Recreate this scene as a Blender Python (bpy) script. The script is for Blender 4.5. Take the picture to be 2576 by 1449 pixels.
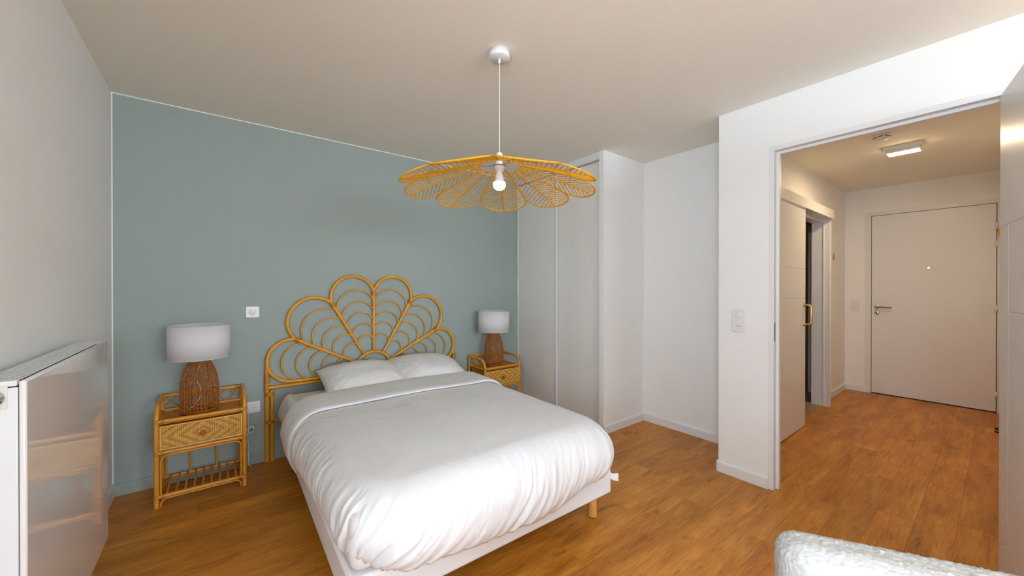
import bpy, bmesh, math, random
from mathutils import Vector, Matrix, noise
random.seed(7)
PI = math.pi
for o in list(bpy.data.objects): bpy.data.objects.remove(o)
SC = bpy.context.scene
COL = SC.collection

# ------------------------------------------------------------------ camera
FPX, YAW, PIT, ROL, CAMH = 954.57, 0.6598, -0.0031, 0.0002, 1.2982
cd = bpy.data.cameras.new('camera'); cam = bpy.data.objects.new('camera', cd); COL.objects.link(cam)
fw = Vector((math.sin(YAW)*math.cos(PIT), math.cos(YAW)*math.cos(PIT), math.sin(PIT)))
rt = Vector((math.cos(YAW), -math.sin(YAW), 0)); up = rt.cross(fw)
rt2 = rt*math.cos(ROL)+up*math.sin(ROL); up2 = -rt*math.sin(ROL)+up*math.cos(ROL)
cam.matrix_world = Matrix(((rt2.x, up2.x, -fw.x, 0), (rt2.y, up2.y, -fw.y, 0), (rt2.z, up2.z, -fw.z, CAMH), (0, 0, 0, 1)))
cd.sensor_width = 36; cd.sensor_fit = 'HORIZONTAL'; cd.lens = FPX/2576*36; cd.clip_start = .02; cd.clip_end = 100
SC.camera = cam

# ------------------------------------------------------------------ daylight, exposure
W = bpy.data.worlds.new('overcast_sky'); SC.world = W; W.use_nodes = True
bg = W.node_tree.nodes['Background']; bg.inputs[0].default_value = (.785, .935, 1.09, 1); bg.inputs[1].default_value = 11.5
NEARY = -5.00
WZ0, WZ1 = .85, 2.28
WIN_B = (-.40, 2.60)          # casement window in the wall behind the camera (x range)
WIN_L = (-.72, .18)         # casement window in the left wall, beside the camera (y range)
def portal(name, loc, rot, w, h):
    pl = bpy.data.lights.new(name, 'AREA'); pl.shape = 'RECTANGLE'; pl.size = w; pl.size_y = h; pl.cycles.is_portal = True
    po = bpy.data.objects.new(name, pl); COL.objects.link(po); po.location = loc; po.rotation_euler = rot
portal('window_portal', ((WIN_B[0]+WIN_B[1])/2, NEARY-.06, (WZ0+WZ1)/2), (PI/2, 0, 0), WIN_B[1]-WIN_B[0], WZ1-WZ0)
portal('window_portal', (-.517-.06, (WIN_L[0]+WIN_L[1])/2, (WZ0+WZ1)/2), (PI/2, 0, -PI/2), WIN_L[1]-WIN_L[0], WZ1-WZ0)
vs = SC.view_settings; vs.view_transform = 'Standard'; vs.look = 'None'; vs.gamma = 1.0; vs.use_curve_mapping = False
vs.exposure = 0.62
cy = SC.cycles
cy.max_bounces = 7; cy.diffuse_bounces = 6; cy.glossy_bounces = 3; cy.transmission_bounces = 2; cy.transparent_max_bounces = 4
cy.use_adaptive_sampling = True; cy.adaptive_threshold = .1; cy.adaptive_min_samples = 16
cy.use_denoising = True; cy.sample_clamp_indirect = 6.0; cy.caustics_reflective = False; cy.caustics_refractive = False
cy.blur_glossy = 0.15

# ------------------------------------------------------------------ materials
def mat(name, col, rough=.5, spec=.5, var=0, vscale=8, bump=0, bscale=60, stretch=(1, 1, 1), metal=0, emit=None, estr=0, rand=0, coat=0):
    m = bpy.data.materials.new(name); m.use_nodes = True
    nt = m.node_tree; N = nt.nodes; L = nt.links; b = N['Principled BSDF']
    b.inputs['Base Color'].default_value = (*col, 1); b.inputs['Roughness'].default_value = rough
    b.inputs['Specular IOR Level'].default_value = spec; b.inputs['Metallic'].default_value = metal
    if coat: b.inputs['Coat Weight'].default_value = coat; b.inputs['Coat Roughness'].default_value = .06
    if emit: b.inputs['Emission Color'].default_value = (*emit, 1); b.inputs['Emission Strength'].default_value = estr
    if var or bump or rand:
        tc = N.new('ShaderNodeTexCoord'); mp = N.new('ShaderNodeMapping'); mp.inputs['Scale'].default_value = stretch
        L.new(tc.outputs['Object'], mp.inputs['Vector'])
    if var or rand:
        nz = N.new('ShaderNodeTexNoise'); nz.inputs['Scale'].default_value = vscale; nz.inputs['Detail'].default_value = 4
        L.new(mp.outputs[0], nz.inputs['Vector'])
        mx = N.new('ShaderNodeMapRange'); mx.inputs['From Min'].default_value = .25; mx.inputs['From Max'].default_value = .75
        mx.inputs['To Min'].default_value = 1-var; mx.inputs['To Max'].default_value = 1+var
        L.new(nz.outputs['Fac'], mx.inputs['Value'])
        out = mx.outputs[0]
        if rand:
            oi = N.new('ShaderNodeObjectInfo'); mr = N.new('ShaderNodeMapRange')
            mr.inputs['To Min'].default_value = 1-rand; mr.inputs['To Max'].default_value = 1+rand
            L.new(oi.outputs['Random'], mr.inputs['Value'])
            mm = N.new('ShaderNodeMath'); mm.operation = 'MULTIPLY'; L.new(out, mm.inputs[0]); L.new(mr.outputs[0], mm.inputs[1]); out = mm.outputs[0]
        vm = N.new('ShaderNodeVectorMath'); vm.operation = 'SCALE'; vm.inputs[0].default_value = col
        L.new(out, vm.inputs['Scale']); L.new(vm.outputs[0], b.inputs['Base Color'])
    if bump:
        n2 = N.new('ShaderNodeTexNoise'); n2.inputs['Scale'].default_value = bscale; n2.inputs['Detail'].default_value = 5
        L.new(mp.outputs[0], n2.inputs['Vector'])
        bp = N.new('ShaderNodeBump'); bp.inputs['Strength'].default_value = bump; bp.inputs['Distance'].default_value = .004
        L.new(n2.outputs['Fac'], bp.inputs['Height']); L.new(bp.outputs[0], b.inputs['Normal'])
    return m

def plank_mat():
    m = bpy.data.materials.new('oak_vinyl_plank'); m.use_nodes = True
    nt = m.node_tree; N = nt.nodes; L = nt.links; b = N['Principled BSDF']
    tc = N.new('ShaderNodeTexCoord'); oi = N.new('ShaderNodeObjectInfo')
    off = N.new('ShaderNodeVectorMath'); off.operation = 'SCALE'; off.inputs[0].default_value = (37, 61, 17)
    L.new(oi.outputs['Random'], off.inputs['Scale'])
    ad = N.new('ShaderNodeVectorMath'); L.new(tc.outputs['Object'], ad.inputs[0]); L.new(off.outputs[0], ad.inputs[1])
    def nz(sc, det, dist, st, rough=.55):
        mp = N.new('ShaderNodeMapping'); mp.inputs['Scale'].default_value = st; L.new(ad.outputs[0], mp.inputs['Vector'])
        n = N.new('ShaderNodeTexNoise'); n.inputs['Scale'].default_value = sc; n.inputs['Detail'].default_value = det
        n.inputs['Distortion'].default_value = dist; n.inputs['Roughness'].default_value = rough
        L.new(mp.outputs[0], n.inputs['Vector']); return n.outputs['Fac']
    big = nz(2.2, 3, .6, (1, 4.0, 1)); streak = nz(5, 6, 1.3, (1, 11, 1), .65); fine = nz(16, 4, .3, (1, 14, 1)); knot = nz(4.5, 2, .8, (1, 2.2, 1))
    a1 = N.new('ShaderNodeMath'); a1.operation = 'MULTIPLY_ADD'; L.new(big, a1.inputs[0]); a1.inputs[1].default_value = .5
    a2 = N.new('ShaderNodeMath'); a2.operation = 'MULTIPLY'; L.new(streak, a2.inputs[0]); a2.inputs[1].default_value = .5; L.new(a2.outputs[0], a1.inputs[2])
    cr = N.new('ShaderNodeValToRGB'); e = cr.color_ramp.elements
    e[0].position = .33; e[0].color = (.30, .098, .009, 1); e[1].position = .68; e[1].color = (.70, .33, .066, 1)
    x = e.new(.44); x.color = (.46, .170, .018, 1); x = e.new(.56); x.color = (.59, .240, .032, 1)
    L.new(a1.outputs[0], cr.inputs['Fac'])
    # dark flecks and knots
    fr = N.new('ShaderNodeMapRange'); fr.inputs['From Min'].default_value = .28; fr.inputs['From Max'].default_value = .40; fr.inputs['To Min'].default_value = .62; fr.inputs['To Max'].default_value = 1.0
    L.new(fine, fr.inputs['Value'])
    kr = N.new('ShaderNodeMapRange'); kr.inputs['From Min'].default_value = .24; kr.inputs['From Max'].default_value = .36; kr.inputs['To Min'].default_value = .55; kr.inputs['To Max'].default_value = 1.0
    L.new(knot, kr.inputs['Value'])
    pr = N.new('ShaderNodeMapRange'); pr.inputs['To Min'].default_value = .90; pr.inputs['To Max'].default_value = 1.10
    L.new(oi.outputs['Random'], pr.inputs['Value'])
    m1 = N.new('ShaderNodeMath'); m1.operation = 'MULTIPLY'; L.new(fr.outputs[0], m1.inputs[0]); L.new(kr.outputs[0], m1.inputs[1])
    m2 = N.new('ShaderNodeMath'); m2.operation = 'MULTIPLY'; L.new(m1.outputs[0], m2.inputs[0]); L.new(pr.outputs[0], m2.inputs[1])
    vm = N.new('ShaderNodeVectorMath'); vm.operation = 'SCALE'; L.new(cr.outputs['Color'], vm.inputs[0]); L.new(m2.outputs[0], vm.inputs['Scale'])
    L.new(vm.outputs[0], b.inputs['Base Color'])
    b.inputs['Roughness'].default_value = .42; b.inputs['Specular IOR Level'].default_value = .35
    bp = N.new('ShaderNodeBump'); bp.inputs['Strength'].default_value = .12; bp.inputs['Distance'].default_value = .002
    L.new(fine, bp.inputs['Height']); L.new(bp.outputs[0], b.inputs['Normal'])
    return m

def fabric_mat(name, col, trans=0, scale=420, bump=.15, crease=0):
    m = mat(name, col, .85, .15, var=.02, vscale=5)
    nt = m.node_tree; N = nt.nodes; L = nt.links; b = N['Principled BSDF']
    tc = N.new('ShaderNodeTexCoord')
    nz = N.new('ShaderNodeTexNoise'); nz.inputs['Scale'].default_value = scale; nz.inputs['Detail'].default_value = 2
    L.new(tc.outputs['Object'], nz.inputs['Vector'])
    bp = N.new('ShaderNodeBump'); bp.inputs['Strength'].default_value = bump; bp.inputs['Distance'].default_value = .002
    L.new(nz.outputs['Fac'], bp.inputs['Height'])
    last = bp
    if crease:
        n3 = N.new('ShaderNodeTexNoise'); n3.inputs['Scale'].default_value = 26; n3.inputs['Detail'].default_value = 5; n3.inputs['Distortion'].default_value = 1.2
        L.new(tc.outputs['Object'], n3.inputs['Vector'])
        b3 = N.new('ShaderNodeBump'); b3.inputs['Strength'].default_value = crease; b3.inputs['Distance'].default_value = .006
        L.new(n3.outputs['Fac'], b3.inputs['Height']); L.new(bp.outputs[0], b3.inputs['Normal']); last = b3
    L.new(last.outputs[0], b.inputs['Normal'])
    if trans:
        b.inputs['Transmission Weight'].default_value = 0
        t = N.new('ShaderNodeBsdfTranslucent'); t.inputs[0].default_value = (*col, 1)
        mx = N.new('ShaderNodeMixShader'); mx.inputs[0].default_value = trans
        L.new(b.outputs[0], mx.inputs[1]); L.new(t.outputs[0], mx.inputs[2]); L.new(mx.outputs[0], N['Material Output'].inputs['Surface'])
    return m

WALL = mat('white_wall_paint', (.89, .885, .872), .75, .25, bump=.03, bscale=180)
CEIL = mat('white_ceiling_paint', (.86, .835, .745), .85, .2, bump=.03, bscale=150)
BLUE = mat('sage_blue_paint', (.35, .41, .385), .7, .25, bump=.03, bscale=180)
TRIM = mat('white_trim_paint', (.82, .82, .82), .4, .4)
DOORW = mat('white_door_lacquer', (.79, .785, .78), .32, .45)
WARD = mat('pale_grey_melamine', (.84, .83, .80), .45, .4, var=.015, vscale=40, stretch=(1, 1, .03))
ALU = mat('satin_white_metal', (.78, .80, .80), .3, .5)
PLANK = plank_mat()
SUB = mat('floor_joint_brown', (.20, .085, .018), .8)
RAT = mat('honey_rattan', (.70, .32, .018), .36, .45, var=.14, vscale=9, stretch=(1, 1, 1))
RATD = mat('rattan_binding', (.56, .21, .012), .45, .4, var=.14, vscale=60)
NS = mat('amber_rattan', (.68, .29, .030), .34, .45, var=.14, vscale=14)
NSB = mat('amber_rattan_binding', (.56, .215, .020), .42, .4, var=.12, vscale=60)
WEAVE_L = mat('bamboo_sheen_light', (.80, .47, .11), .5, .35, var=.18, vscale=120)
WEAVE_D = mat('bamboo_sheen_dark', (.62, .29, .045), .5, .35, var=.18, vscale=120)  # same bamboo as above; the darker tone paints in the sheen change
BASK = mat('dark_wicker', (.42, .128, .012), .5, .35, var=.2, vscale=50)
RAFF = mat('golden_raffia', (.74, .36, .022), .75, .25, var=.2, vscale=90, bump=.6, bscale=300)
LINEN = fabric_mat('white_cotton_duvet', (.78, .78, .79), bump=.08, crease=.22)
PILLOW = fabric_mat('white_cotton_pillow', (.80, .785, .785), bump=.06, crease=.10)
SHEET = fabric_mat('ecru_cotton_sheet', (.74, .705, .68), bump=.06, crease=.08)
BASEF = fabric_mat('white_ticking', (.82, .82, .83), scale=260, bump=.35)
SHADE = fabric_mat('white_lampshade_cloth', (.88, .875, .885), trans=.25, scale=500, bump=.06)
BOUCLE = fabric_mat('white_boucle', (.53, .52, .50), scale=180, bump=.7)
LEGW = mat('beech_wood', (.62, .29, .065), .35, .45, var=.12, vscale=12, stretch=(4, 4, .6))
BLACK = mat('black_rubber', (.02, .02, .02), .5)
PLAST = mat('white_switch_plastic', (.80, .795, .81), .3, .5)
PDARK = mat('dark_socket_hole', (.03, .03, .03), .6)
RADW = mat('gloss_white_enamel', (.86, .85, .84), .07, .5, coat=.5)
RADS = mat('white_enamel_side', (.82, .85, .87), .3, .5)
DARK = mat('hollow_shade', (.03, .028, .026), .8)  # near-black colour standing in for shade in gaps and hollows
BRASS = mat('brushed_brass', (.72, .50, .20), .28, .5, metal=1)
BRONZE = mat('bronze_lever', (.42, .30, .17), .3, .5, metal=1)
CHROME = mat('satin_nickel', (.72, .71, .69), .25, .5, metal=1)
CORDW = mat('white_cable', (.80, .80, .78), .45)
TWINE = mat('pale_lamp_cord', (.80, .52, .25), .6)
BULB = mat('lit_bulb_glass', (.9, .85, .75), .3, .3, emit=(1, .80, .45), estr=9)
DIFF = mat('lit_diffuser', (.9, .85, .75), .4, .3, emit=(1, .74, .46), estr=125)
PEEP = mat('peephole_daylight', (.9, .9, .9), .3, .3, emit=(.9, .95, 1), estr=1.6)
BTILE = mat('brown_wall_tile', (.50, .29, .15), .3, .5, var=.15, vscale=3)
FTILE = mat('beige_floor_tile', (.36, .27, .17), .4, .45, var=.08, vscale=5)
SHOW = mat('charcoal_shower_profile', (.28, .28, .28), .3, .5)
YEL = mat('yellow_card', (.75, .36, .01), .5)
PINK = mat('pink_ribbon', (.50, .20, .24), .5)
BOUNCE = mat('bounce_slab_grey', (.42, .41, .40), .85, .2, var=.1, vscale=4)  # grey of the added slab that bounces light indoors

# ------------------------------------------------------------------ mesh helpers
class MB:
    def __init__(s): s.v = []; s.f = []; s.mi = []; s.sm = []
    def add(s, vs, fs, mi=0, smooth=False):
        k = len(s.v); s.v.extend([tuple(p) for p in vs])
        for f in fs: s.f.append([i+k for i in f]); s.mi.append(mi); s.sm.append(smooth)
        return s
    def box(s, x0, y0, z0, x1, y1, z1, mi=0):
        if x0 > x1: x0, x1 = x1, x0
        if y0 > y1: y0, y1 = y1, y0
        if z0 > z1: z0, z1 = z1, z0
        return s.add([(x0, y0, z0), (x1, y0, z0), (x1, y1, z0), (x0, y1, z0), (x0, y0, z1), (x1, y0, z1), (x1, y1, z1), (x0, y1, z1)],
                     [(0, 3, 2, 1), (4, 5, 6, 7), (0, 1, 5, 4), (1, 2, 6, 5), (2, 3, 7, 6), (3, 0, 4, 7)], mi)
    def tube(s, path, r, n=8, closed=False, mi=0, flat=1.0, ref=None):
        P = [Vector(p) for p in path]; m = len(P)
        T = []
        for i in range(m):
            a = P[(i-1) % m] if closed or i > 0 else P[i]; b = P[(i+1) % m] if closed or i < m-1 else P[i]
            t = (b-a); T.append(t.normalized() if t.length > 1e-9 else Vector((0, 0, 1)))
        u = Vector(ref) if ref else (Vector((0, 0, 1)) if abs(T[0].z) < .9 else Vector((1, 0, 0)))
        vs = []
        for i in range(m):
            u = (u-T[i]*u.dot(T[i])); u.normalize(); w = T[i].cross(u)
            rr = r[i] if isinstance(r, (list, tuple)) else r
            for k in range(n):
                a = 2*PI*k/n; vs.append(P[i]+u*(math.cos(a)*rr*flat)+w*(math.sin(a)*rr))
        fs = []
        for i in range(m if closed else m-1):
            j = (i+1) % m
            for k in range(n):
                l = (k+1) % n; fs.append((i*n+k, i*n+l, j*n+l, j*n+k))
        s.add(vs, fs, mi, True)
        if not closed:
            s.add(vs[:n], [tuple(range(n-1, -1, -1))], mi); s.add(vs[-n:], [tuple(range(n))], mi)
        return s
    def lathe(s, prof, c=(0, 0, 0), n=24, mi=0, smooth=True, closed=False, axis='z'):
        vs = []; m = len(prof)
        for r, z in prof:
            for k in range(n):
                a = 2*PI*k/n; x, y = r*math.cos(a), r*math.sin(a)
                p = (x, y, z) if axis == 'z' else ((z, x, y) if axis == 'x' else (y, z, x))
                vs.append((c[0]+p[0], c[1]+p[1], c[2]+p[2]))
        fs = []
        for i in range(m if closed else m-1):
            j = (i+1) % m
            for k in range(n):
                l = (k+1) % n; fs.append((i*n+k, i*n+l, j*n+l, j*n+k))
        return s.add(vs, fs, mi, smooth)
    def grid(s, rows, mi=0, smooth=True, wrap=False):
        n = len(rows[0]); vs = [p for r in rows for p in r]; fs = []
        for i in range(len(rows)-1):
            for k in range(n if wrap else n-1):
                l = (k+1) % n; fs.append((i*n+k, i*n+l, (i+1)*n+l, (i+1)*n+k))
        return s.add(vs, fs, mi, smooth)
    def mesh(s, name, mats):
        me = bpy.data.meshes.new(name); me.from_pydata(s.v, [], s.f); me.update()
        for m in (mats if isinstance(mats, (list, tuple)) else [mats]): me.materials.append(m)
        me.polygons.foreach_set('material_index', s.mi); me.polygons.foreach_set('use_smooth', s.sm)
        me.update(); return me
    def build(s, name, mats, parent=None, bevel=0, seg=2):
        return link(name, s.mesh(name, mats), parent, bevel, seg)

def link(name, me, parent=None, bevel=0, seg=2):
    o = bpy.data.objects.new(name, me); COL.objects.link(o)
    if parent: o.parent = parent
    if bevel:
        b = o.modifiers.new('bevel', 'BEVEL'); b.width = bevel; b.segments = seg; b.limit_method = 'ANGLE'; b.harden_normals = False
        for p in me.polygons: p.use_smooth = True
        sm = None
        try: me.set_sharp_from_angle(angle=math.radians(40))
        except Exception: pass
    return o
def tag(o, label=None, cat=None, group=None, kind=None):
    if label: o['label'] = label
    if cat: o['category'] = cat
    if group: o['group'] = group
    if kind: o['kind'] = kind
    return o
def empty(name, loc=(0, 0, 0), rz=0):
    o = bpy.data.objects.new(name, None); COL.objects.link(o); o.location = loc; o.rotation_euler = (0, 0, rz); o.empty_display_size = .05
    return o
def struct(o, label=None): o['kind'] = 'structure'; (label and o.__setitem__('label', label)); return o
def copy_tree(o, parent=None):
    c = o.copy(); COL.objects.link(c); c.parent = parent
    for ch in list(o.children): copy_tree(ch, c)
    return c
def arc(c, r, a0, a1, n, plane='xz'):
    out = []
    for i in range(n+1):
        a = a0+(a1-a0)*i/n; p, q = r*math.cos(a), r*math.sin(a)
        out.append((c[0]+p, c[1], c[2]+q) if plane == 'xz' else ((c[0], c[1]+p, c[2]+q) if plane == 'yz' else (c[0]+p, c[1]+q, c[2])))
    return out
def fbm(x, y, z, oct=3):
    v = 0; a = 1; t = 0
    for _ in range(oct): v += a*noise.noise((x, y, z)); t += a; a *= .5; x *= 2; y *= 2; z *= 2
    return v/t

# ------------------------------------------------------------------ room dimensions
XL, YF, XW, YN0, YN1, XN, XO, YO, XE, YH, H = -.517, 3.366, 2.676, 2.14, 2.188, 3.285, 2.794, 1.2214, 6.326, 1.2212, 2.5
YD, ZD = .885, 2.1626            # opening: left reveal, head
YHR = -.14                       # hall right wall
# floor --------------------------------------------------------------
fl = struct(MB().box(XL-.1, NEARY-.1, -.12, XE+.1, YF+.1, -.0085).build('floor', SUB), 'wood-look plank floor running through bedroom and hall')
PW = .149
PY0 = -1.20
MB().box(XL, NEARY, -.0085, XO, PY0, -.0005).build('floor_strip', PLANK, fl)
row = 0; y = 2.376-PW*25
cache = {}
prng = random.Random(3)
while y < YF:
    y0, y1 = y, min(y+PW, YF)
    if y1 > PY0:
        ym = (y0+y1)/2
        xa = XL
        xb = XW if y0 > YN0 else (XN if y0 > YO else (XE if y1 > YHR else XO))
        x = XL-1.22+((row*.437+.11) % 1)*1.22
        if abs(y0-2.376) < .01: x = .174-1.22
        if abs(y0-1.035) < .03: x = 2.27-1.22*3
        while x < xb:
            a, b = max(x, xa), min(x+1.22, xb); yy0 = max(y0, PY0)
            if b-a > .01:
                key = (round(b-a, 4), round(y1-yy0, 4))
                if key not in cache:
                    lx, ly = key; g = .0002
                    m = MB(); c = .0005
                    m.add([(-lx/2+g, -ly/2+g, -.008), (lx/2-g, -ly/2+g, -.008), (lx/2-g, ly/2-g, -.008), (-lx/2+g, ly/2-g, -.008),
                           (-lx/2+g, -ly/2+g, -c), (lx/2-g, -ly/2+g, -c), (lx/2-g, ly/2-g, -c), (-lx/2+g, ly/2-g, -c),
                           (-lx/2+g+c, -ly/2+g+c, 0), (lx/2-g-c, -ly/2+g+c, 0), (lx/2-g-c, ly/2-g-c, 0), (-lx/2+g+c, ly/2-g-c, 0)],
                          [(0, 1, 5, 4), (1, 2, 6, 5), (2, 3, 7, 6), (3, 0, 4, 7), (4, 5, 9, 8), (5, 6, 10, 9), (6, 7, 11, 10), (7, 4, 8, 11), (8, 9, 10, 11)])
                    cache[key] = m.mesh('plank', PLANK)
                p = link('plank', cache[key], fl); p.location = ((a+b)/2, (yy0+y1)/2, 0)
            x += 1.22
    y += PW; row += 1
# ceiling, walls --------------------------------------------------------------
struct(MB().box(XL-.1, NEARY-.1, H, XE+.1, YF+.1, H+.1).build('ceiling', CEIL), 'warm white ceiling')
struct(MB().box(XL-.2, NEARY-.2, 0, XL, WIN_L[0], H).box(XL-.2, WIN_L[1], 0, XL, YF+.1, H).box(XL-.2, WIN_L[0], WZ1, XL, WIN_L[1], H).box(XL-.2, WIN_L[0], 0, XL, WIN_L[1], WZ0).build('wall_left', WALL), 'white wall behind the radiator')
wf = struct(MB().box(XL, YF, 0, XN+.1, YF+.1, H).build('wall_far', WALL), 'sage blue wall behind the headboard')
MB().box(XL+.006, YF-.0012, 0, XW+.02, YF-.0002, H-.007).build('paint_coat', BLUE, wf)
# wardrobe niche walls
struct(MB().box(XW, YN0, 0, XN+.1, YN1, H).build('wall_niche', WALL), 'white stub wall beside the wardrobe')
struct(MB().box(XN, YO-.06, 0, XN+.1, YF, H).build('wall_niche_end', WALL), 'white wall at the back of the niche')
rw = MB().box(XO, .914, 0, XO+.072, YO, H).box(XO, -.031, ZD+.03, XO+.072, .914, H).box(XO, NEARY-.1, 0, XO+.072, -.031, H)
rw.box(XO+.072, YO-.07, 0, XN+.1, YO, H)
struct(rw.build('wall_right', WALL), 'white wall around the open doorway')
WX0, WX1 = WIN_B
nw = MB().box(XL, NEARY-.2, 0, WX0, NEARY, H).box(WX1, NEARY-.2, 0, XO+.072, NEARY, H).box(WX0, NEARY-.2, WZ1, WX1, NEARY, H).box(WX0, NEARY-.2, 0, WX1, NEARY, WZ0)
struct(nw.build('wall_near', WALL), 'white wall with the casement window')
# hall
BX0, BX1, BZ = 3.50, 5.205, 2.04
hl = MB().box(XN+.1, YH, 0, BX0, YH+.065, H).box(BX0, YH, BZ, BX1+.022, YH+.065, H).box(BX1+.022, YH, 0, XE+.1, YH+.065, H)
struct(hl.build('wall_hall_left', WALL), 'white hall wall with the bathroom doorway')
E1, E2, EZ = .9719, .0302, 2.1593
he = MB().box(XE, E1+.06, 0, XE+.1, YH+.07, H).box(XE, YHR-.1, 0, XE+.1, E2-.06, H).box(XE, E2-.06, EZ+.05, XE+.1, E1+.06, H)
struct(he.build('wall_hall_end', WALL), 'white wall around the entrance door')
struct(MB().box(XO+.072, YHR-.1, 0, XE, YHR, H).build('wall_hall_right', WALL), 'white right-hand wall of the hall')
# bathroom beyond the sliding door
bt = MB().box(XN+.1, 3.0, 0, XE+.1, 3.1, H)
struct(bt.build('wall_bathroom_far', BTILE), 'brown tiled far wall of the bathroom')
struct(MB().box(XE, YH+.07, 0, XE+.1, 3.0, H).build('wall_bathroom_right', BTILE), 'brown tiled side wall of the bathroom')
tf = struct(MB().box(BX0, YH-.012, -.005, XE, 3.0, -.001).build('floor_bathroom', SUB), 'beige tiled bathroom floor')
for i in range(5):
    for j in range(4):
        xa, ya = BX0+.003+i*.57, YH-.010+j*.46
        MB().box(xa, ya, -.001, min(xa+.566, XE), min(ya+.456, 3.0), .006).build('floor_tile', FTILE, tf, bevel=.001, seg=1)

# baseboards --------------------------------------------------------------
def board(name, a, b, nrm, m=TRIM, h=.075, t=.012):
    a = Vector((*a, 0)); b = Vector((*b, 0)); n = Vector((*nrm, 0)); prof = [(0, .0), (t, .0), (t, h-.012), (t*.75, h-.004), (t*.3, h), (0, h)]
    mb = MB(); rows = [[tuple(p+n*d+Vector((0, 0, z))) for d, z in prof] for p in (a, b)]
    mb.grid(rows, smooth=False); mb.add(rows[0], [tuple(range(5, -1, -1))]); mb.add(rows[1], [tuple(range(6))])
    o = struct(mb.build(name, m)); bm = bmesh.new(); bm.from_mesh(o.data); bmesh.ops.recalc_face_normals(bm, faces=bm.faces); bm.to_mesh(o.data); bm.free(); return o
board('baseboard_far', (XL, YF-.0012), (XW, YF-.0012), (0, -1), BLUE)
board('baseboard_left', (XL, NEARY), (XL, YF), (1, 0))
board('baseboard_niche', (XW, YN0), (XN, YN0), (0, -1))
board('baseboard_niche_end', (XN, YO), (XN, YN0), (-1, 0))
board('baseboard_right', (XO, .914), (XO, YO+.012), (-1, 0))
board('baseboard_right_return', (XO-.012, YO), (XN, YO), (0, 1))
board('baseboard_hall_left', (BX1+.035, YH), (XE, YH), (0, -1))
board('baseboard_hall_end', (XE, E1+.03), (XE, YH), (-1, 0))
board('baseboard_hall_right', (XO+.08, YHR), (XE, YHR), (0, 1))

# casement windows behind and beside the camera ------------------------------
def casement(name, w, loc, rz, label):
    wn = struct(empty(name, loc, rz), label); h = WZ1-WZ0
    def wb(nm, x0, z0, x1, z1, t=.06): MB().box(x0, -t/2, z0, x1, t/2, z1).build(nm, TRIM, wn, bevel=.004)
    wb('frame_side', -w/2, 0, -w/2+.05, h); wb('frame_side', w/2-.05, 0, w/2, h); wb('frame_head', -w/2+.05, h-.05, w/2-.05, h); wb('frame_sill', -w/2+.05, 0, w/2-.05, .06)
    wb('mullion', -.045, .06, .045, h-.05)
casement('window_1', WX1-WX0, ((WX0+WX1)/2, NEARY-.12, WZ0), 0, 'tall white casement window behind the camera')
casement('window_2', WIN_L[1]-WIN_L[0], (XL-.12, (WIN_L[0]+WIN_L[1])/2, WZ0), PI/2, 'tall white casement window in the left wall')
struct(MB().box(-3.0, NEARY-1.6, -.25, 4.0, NEARY-.2, -.05).box(-2.2, NEARY-.2, -.25, XL-.2, 3.6, -.05).build('bounce_slab', BOUNCE), 'unseen slab added outside the windows to bounce light')  # unseen, added to bounce daylight in through the windows

# ------------------------------------------------------------------ door 1: bedroom doorway, leaf swung open
d1 = struct(empty('door_1', (XO, .43, 0)), 'white bedroom door standing open')
def dpart(name, mb, m, parent, off, bevel=.0015):
    mb.v = [(a-off[0], b-off[1], c-off[2]) for a, b, c in mb.v]; return mb.build(name, m, parent, bevel=bevel)
o1 = (XO, .43, 0)
# casing face, rebate, stop
dpart('jamb', MB().box(XO-.002, YD, 0, XO+.074, .914, ZD+.03), TRIM, d1, o1)
dpart('jamb_stop', MB().box(XO+.041, YD-.016, 0, XO+.074, YD+.002, ZD), TRIM, d1, o1)
dpart('head', MB().box(XO-.002, -.031, ZD, XO+.074, YD, ZD+.03), TRIM, d1, o1)
dpart('head_stop', MB().box(XO+.041, -.001, ZD-.016, XO+.074, YD-.016, ZD+.002), TRIM, d1, o1)
dpart('jamb', MB().box(XO-.002, -.031, 0, XO+.074, -.001, ZD), TRIM, d1, o1)
for z0, z1 in ((.977, .982+.043), (1.035, 1.085)):
    dpart('strike_slot', MB().box(XO+.010, YD-.0012, z0-.03, XO+.022, YD+.002, z1-.015), PDARK, d1, o1, bevel=0)
dpart('jamb_screw', MB().lathe([(0, -.001), (.004, -.001), (.004, 0)], (XO+.055, YD-.016, .19), 10, axis='y'), CHROME, d1, o1, 0)
dpart('jamb_screw', MB().lathe([(0, -.001), (.004, -.001), (.004, 0)], (XO+.055, YD-.016, 1.86), 10, axis='y'), CHROME, d1, o1, 0)
leaf = empty('leaf', (0, 0, 0)); leaf.parent = d1
leaf.location = (XO-.012-o1[0], .004-o1[1], 0); leaf.rotation_euler = (0, 0, PI+.1643)   # local +x runs from the hinge along the leaf
LW, LT, LH = .845, .040, ZD-.006
def grooved(parent, L, T0, T1, z0, z1, st, hz, m):
    # core plus raised panels with open grooves between them; face towards -y local
    g = .004; d = .0035
    MB().box(0, T0+d, z0, L, T1, z1).build('core', m, parent)
    def pn(x0, za, x1, zb): MB().box(x0, T0, za, x1, T0+d+.001, zb).build('panel', m, parent, bevel=.001, seg=1)
    pn(0, z0, st-g/2, hz[0]-g/2); pn(0, hz[0]+g/2, L, z1); pn(L-st+g/2, z0, L, hz[0]-g/2)
    zz = list(hz)+[z0-g/2]
    for a, b in zip(zz[:-1], zz[1:]): pn(st+g/2, b+g/2, L-st-g/2, a-g/2)
grooved(leaf, LW, -.0, LT, .008, LH, .14, (1.566, 1.195, .47), DOORW)
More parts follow.
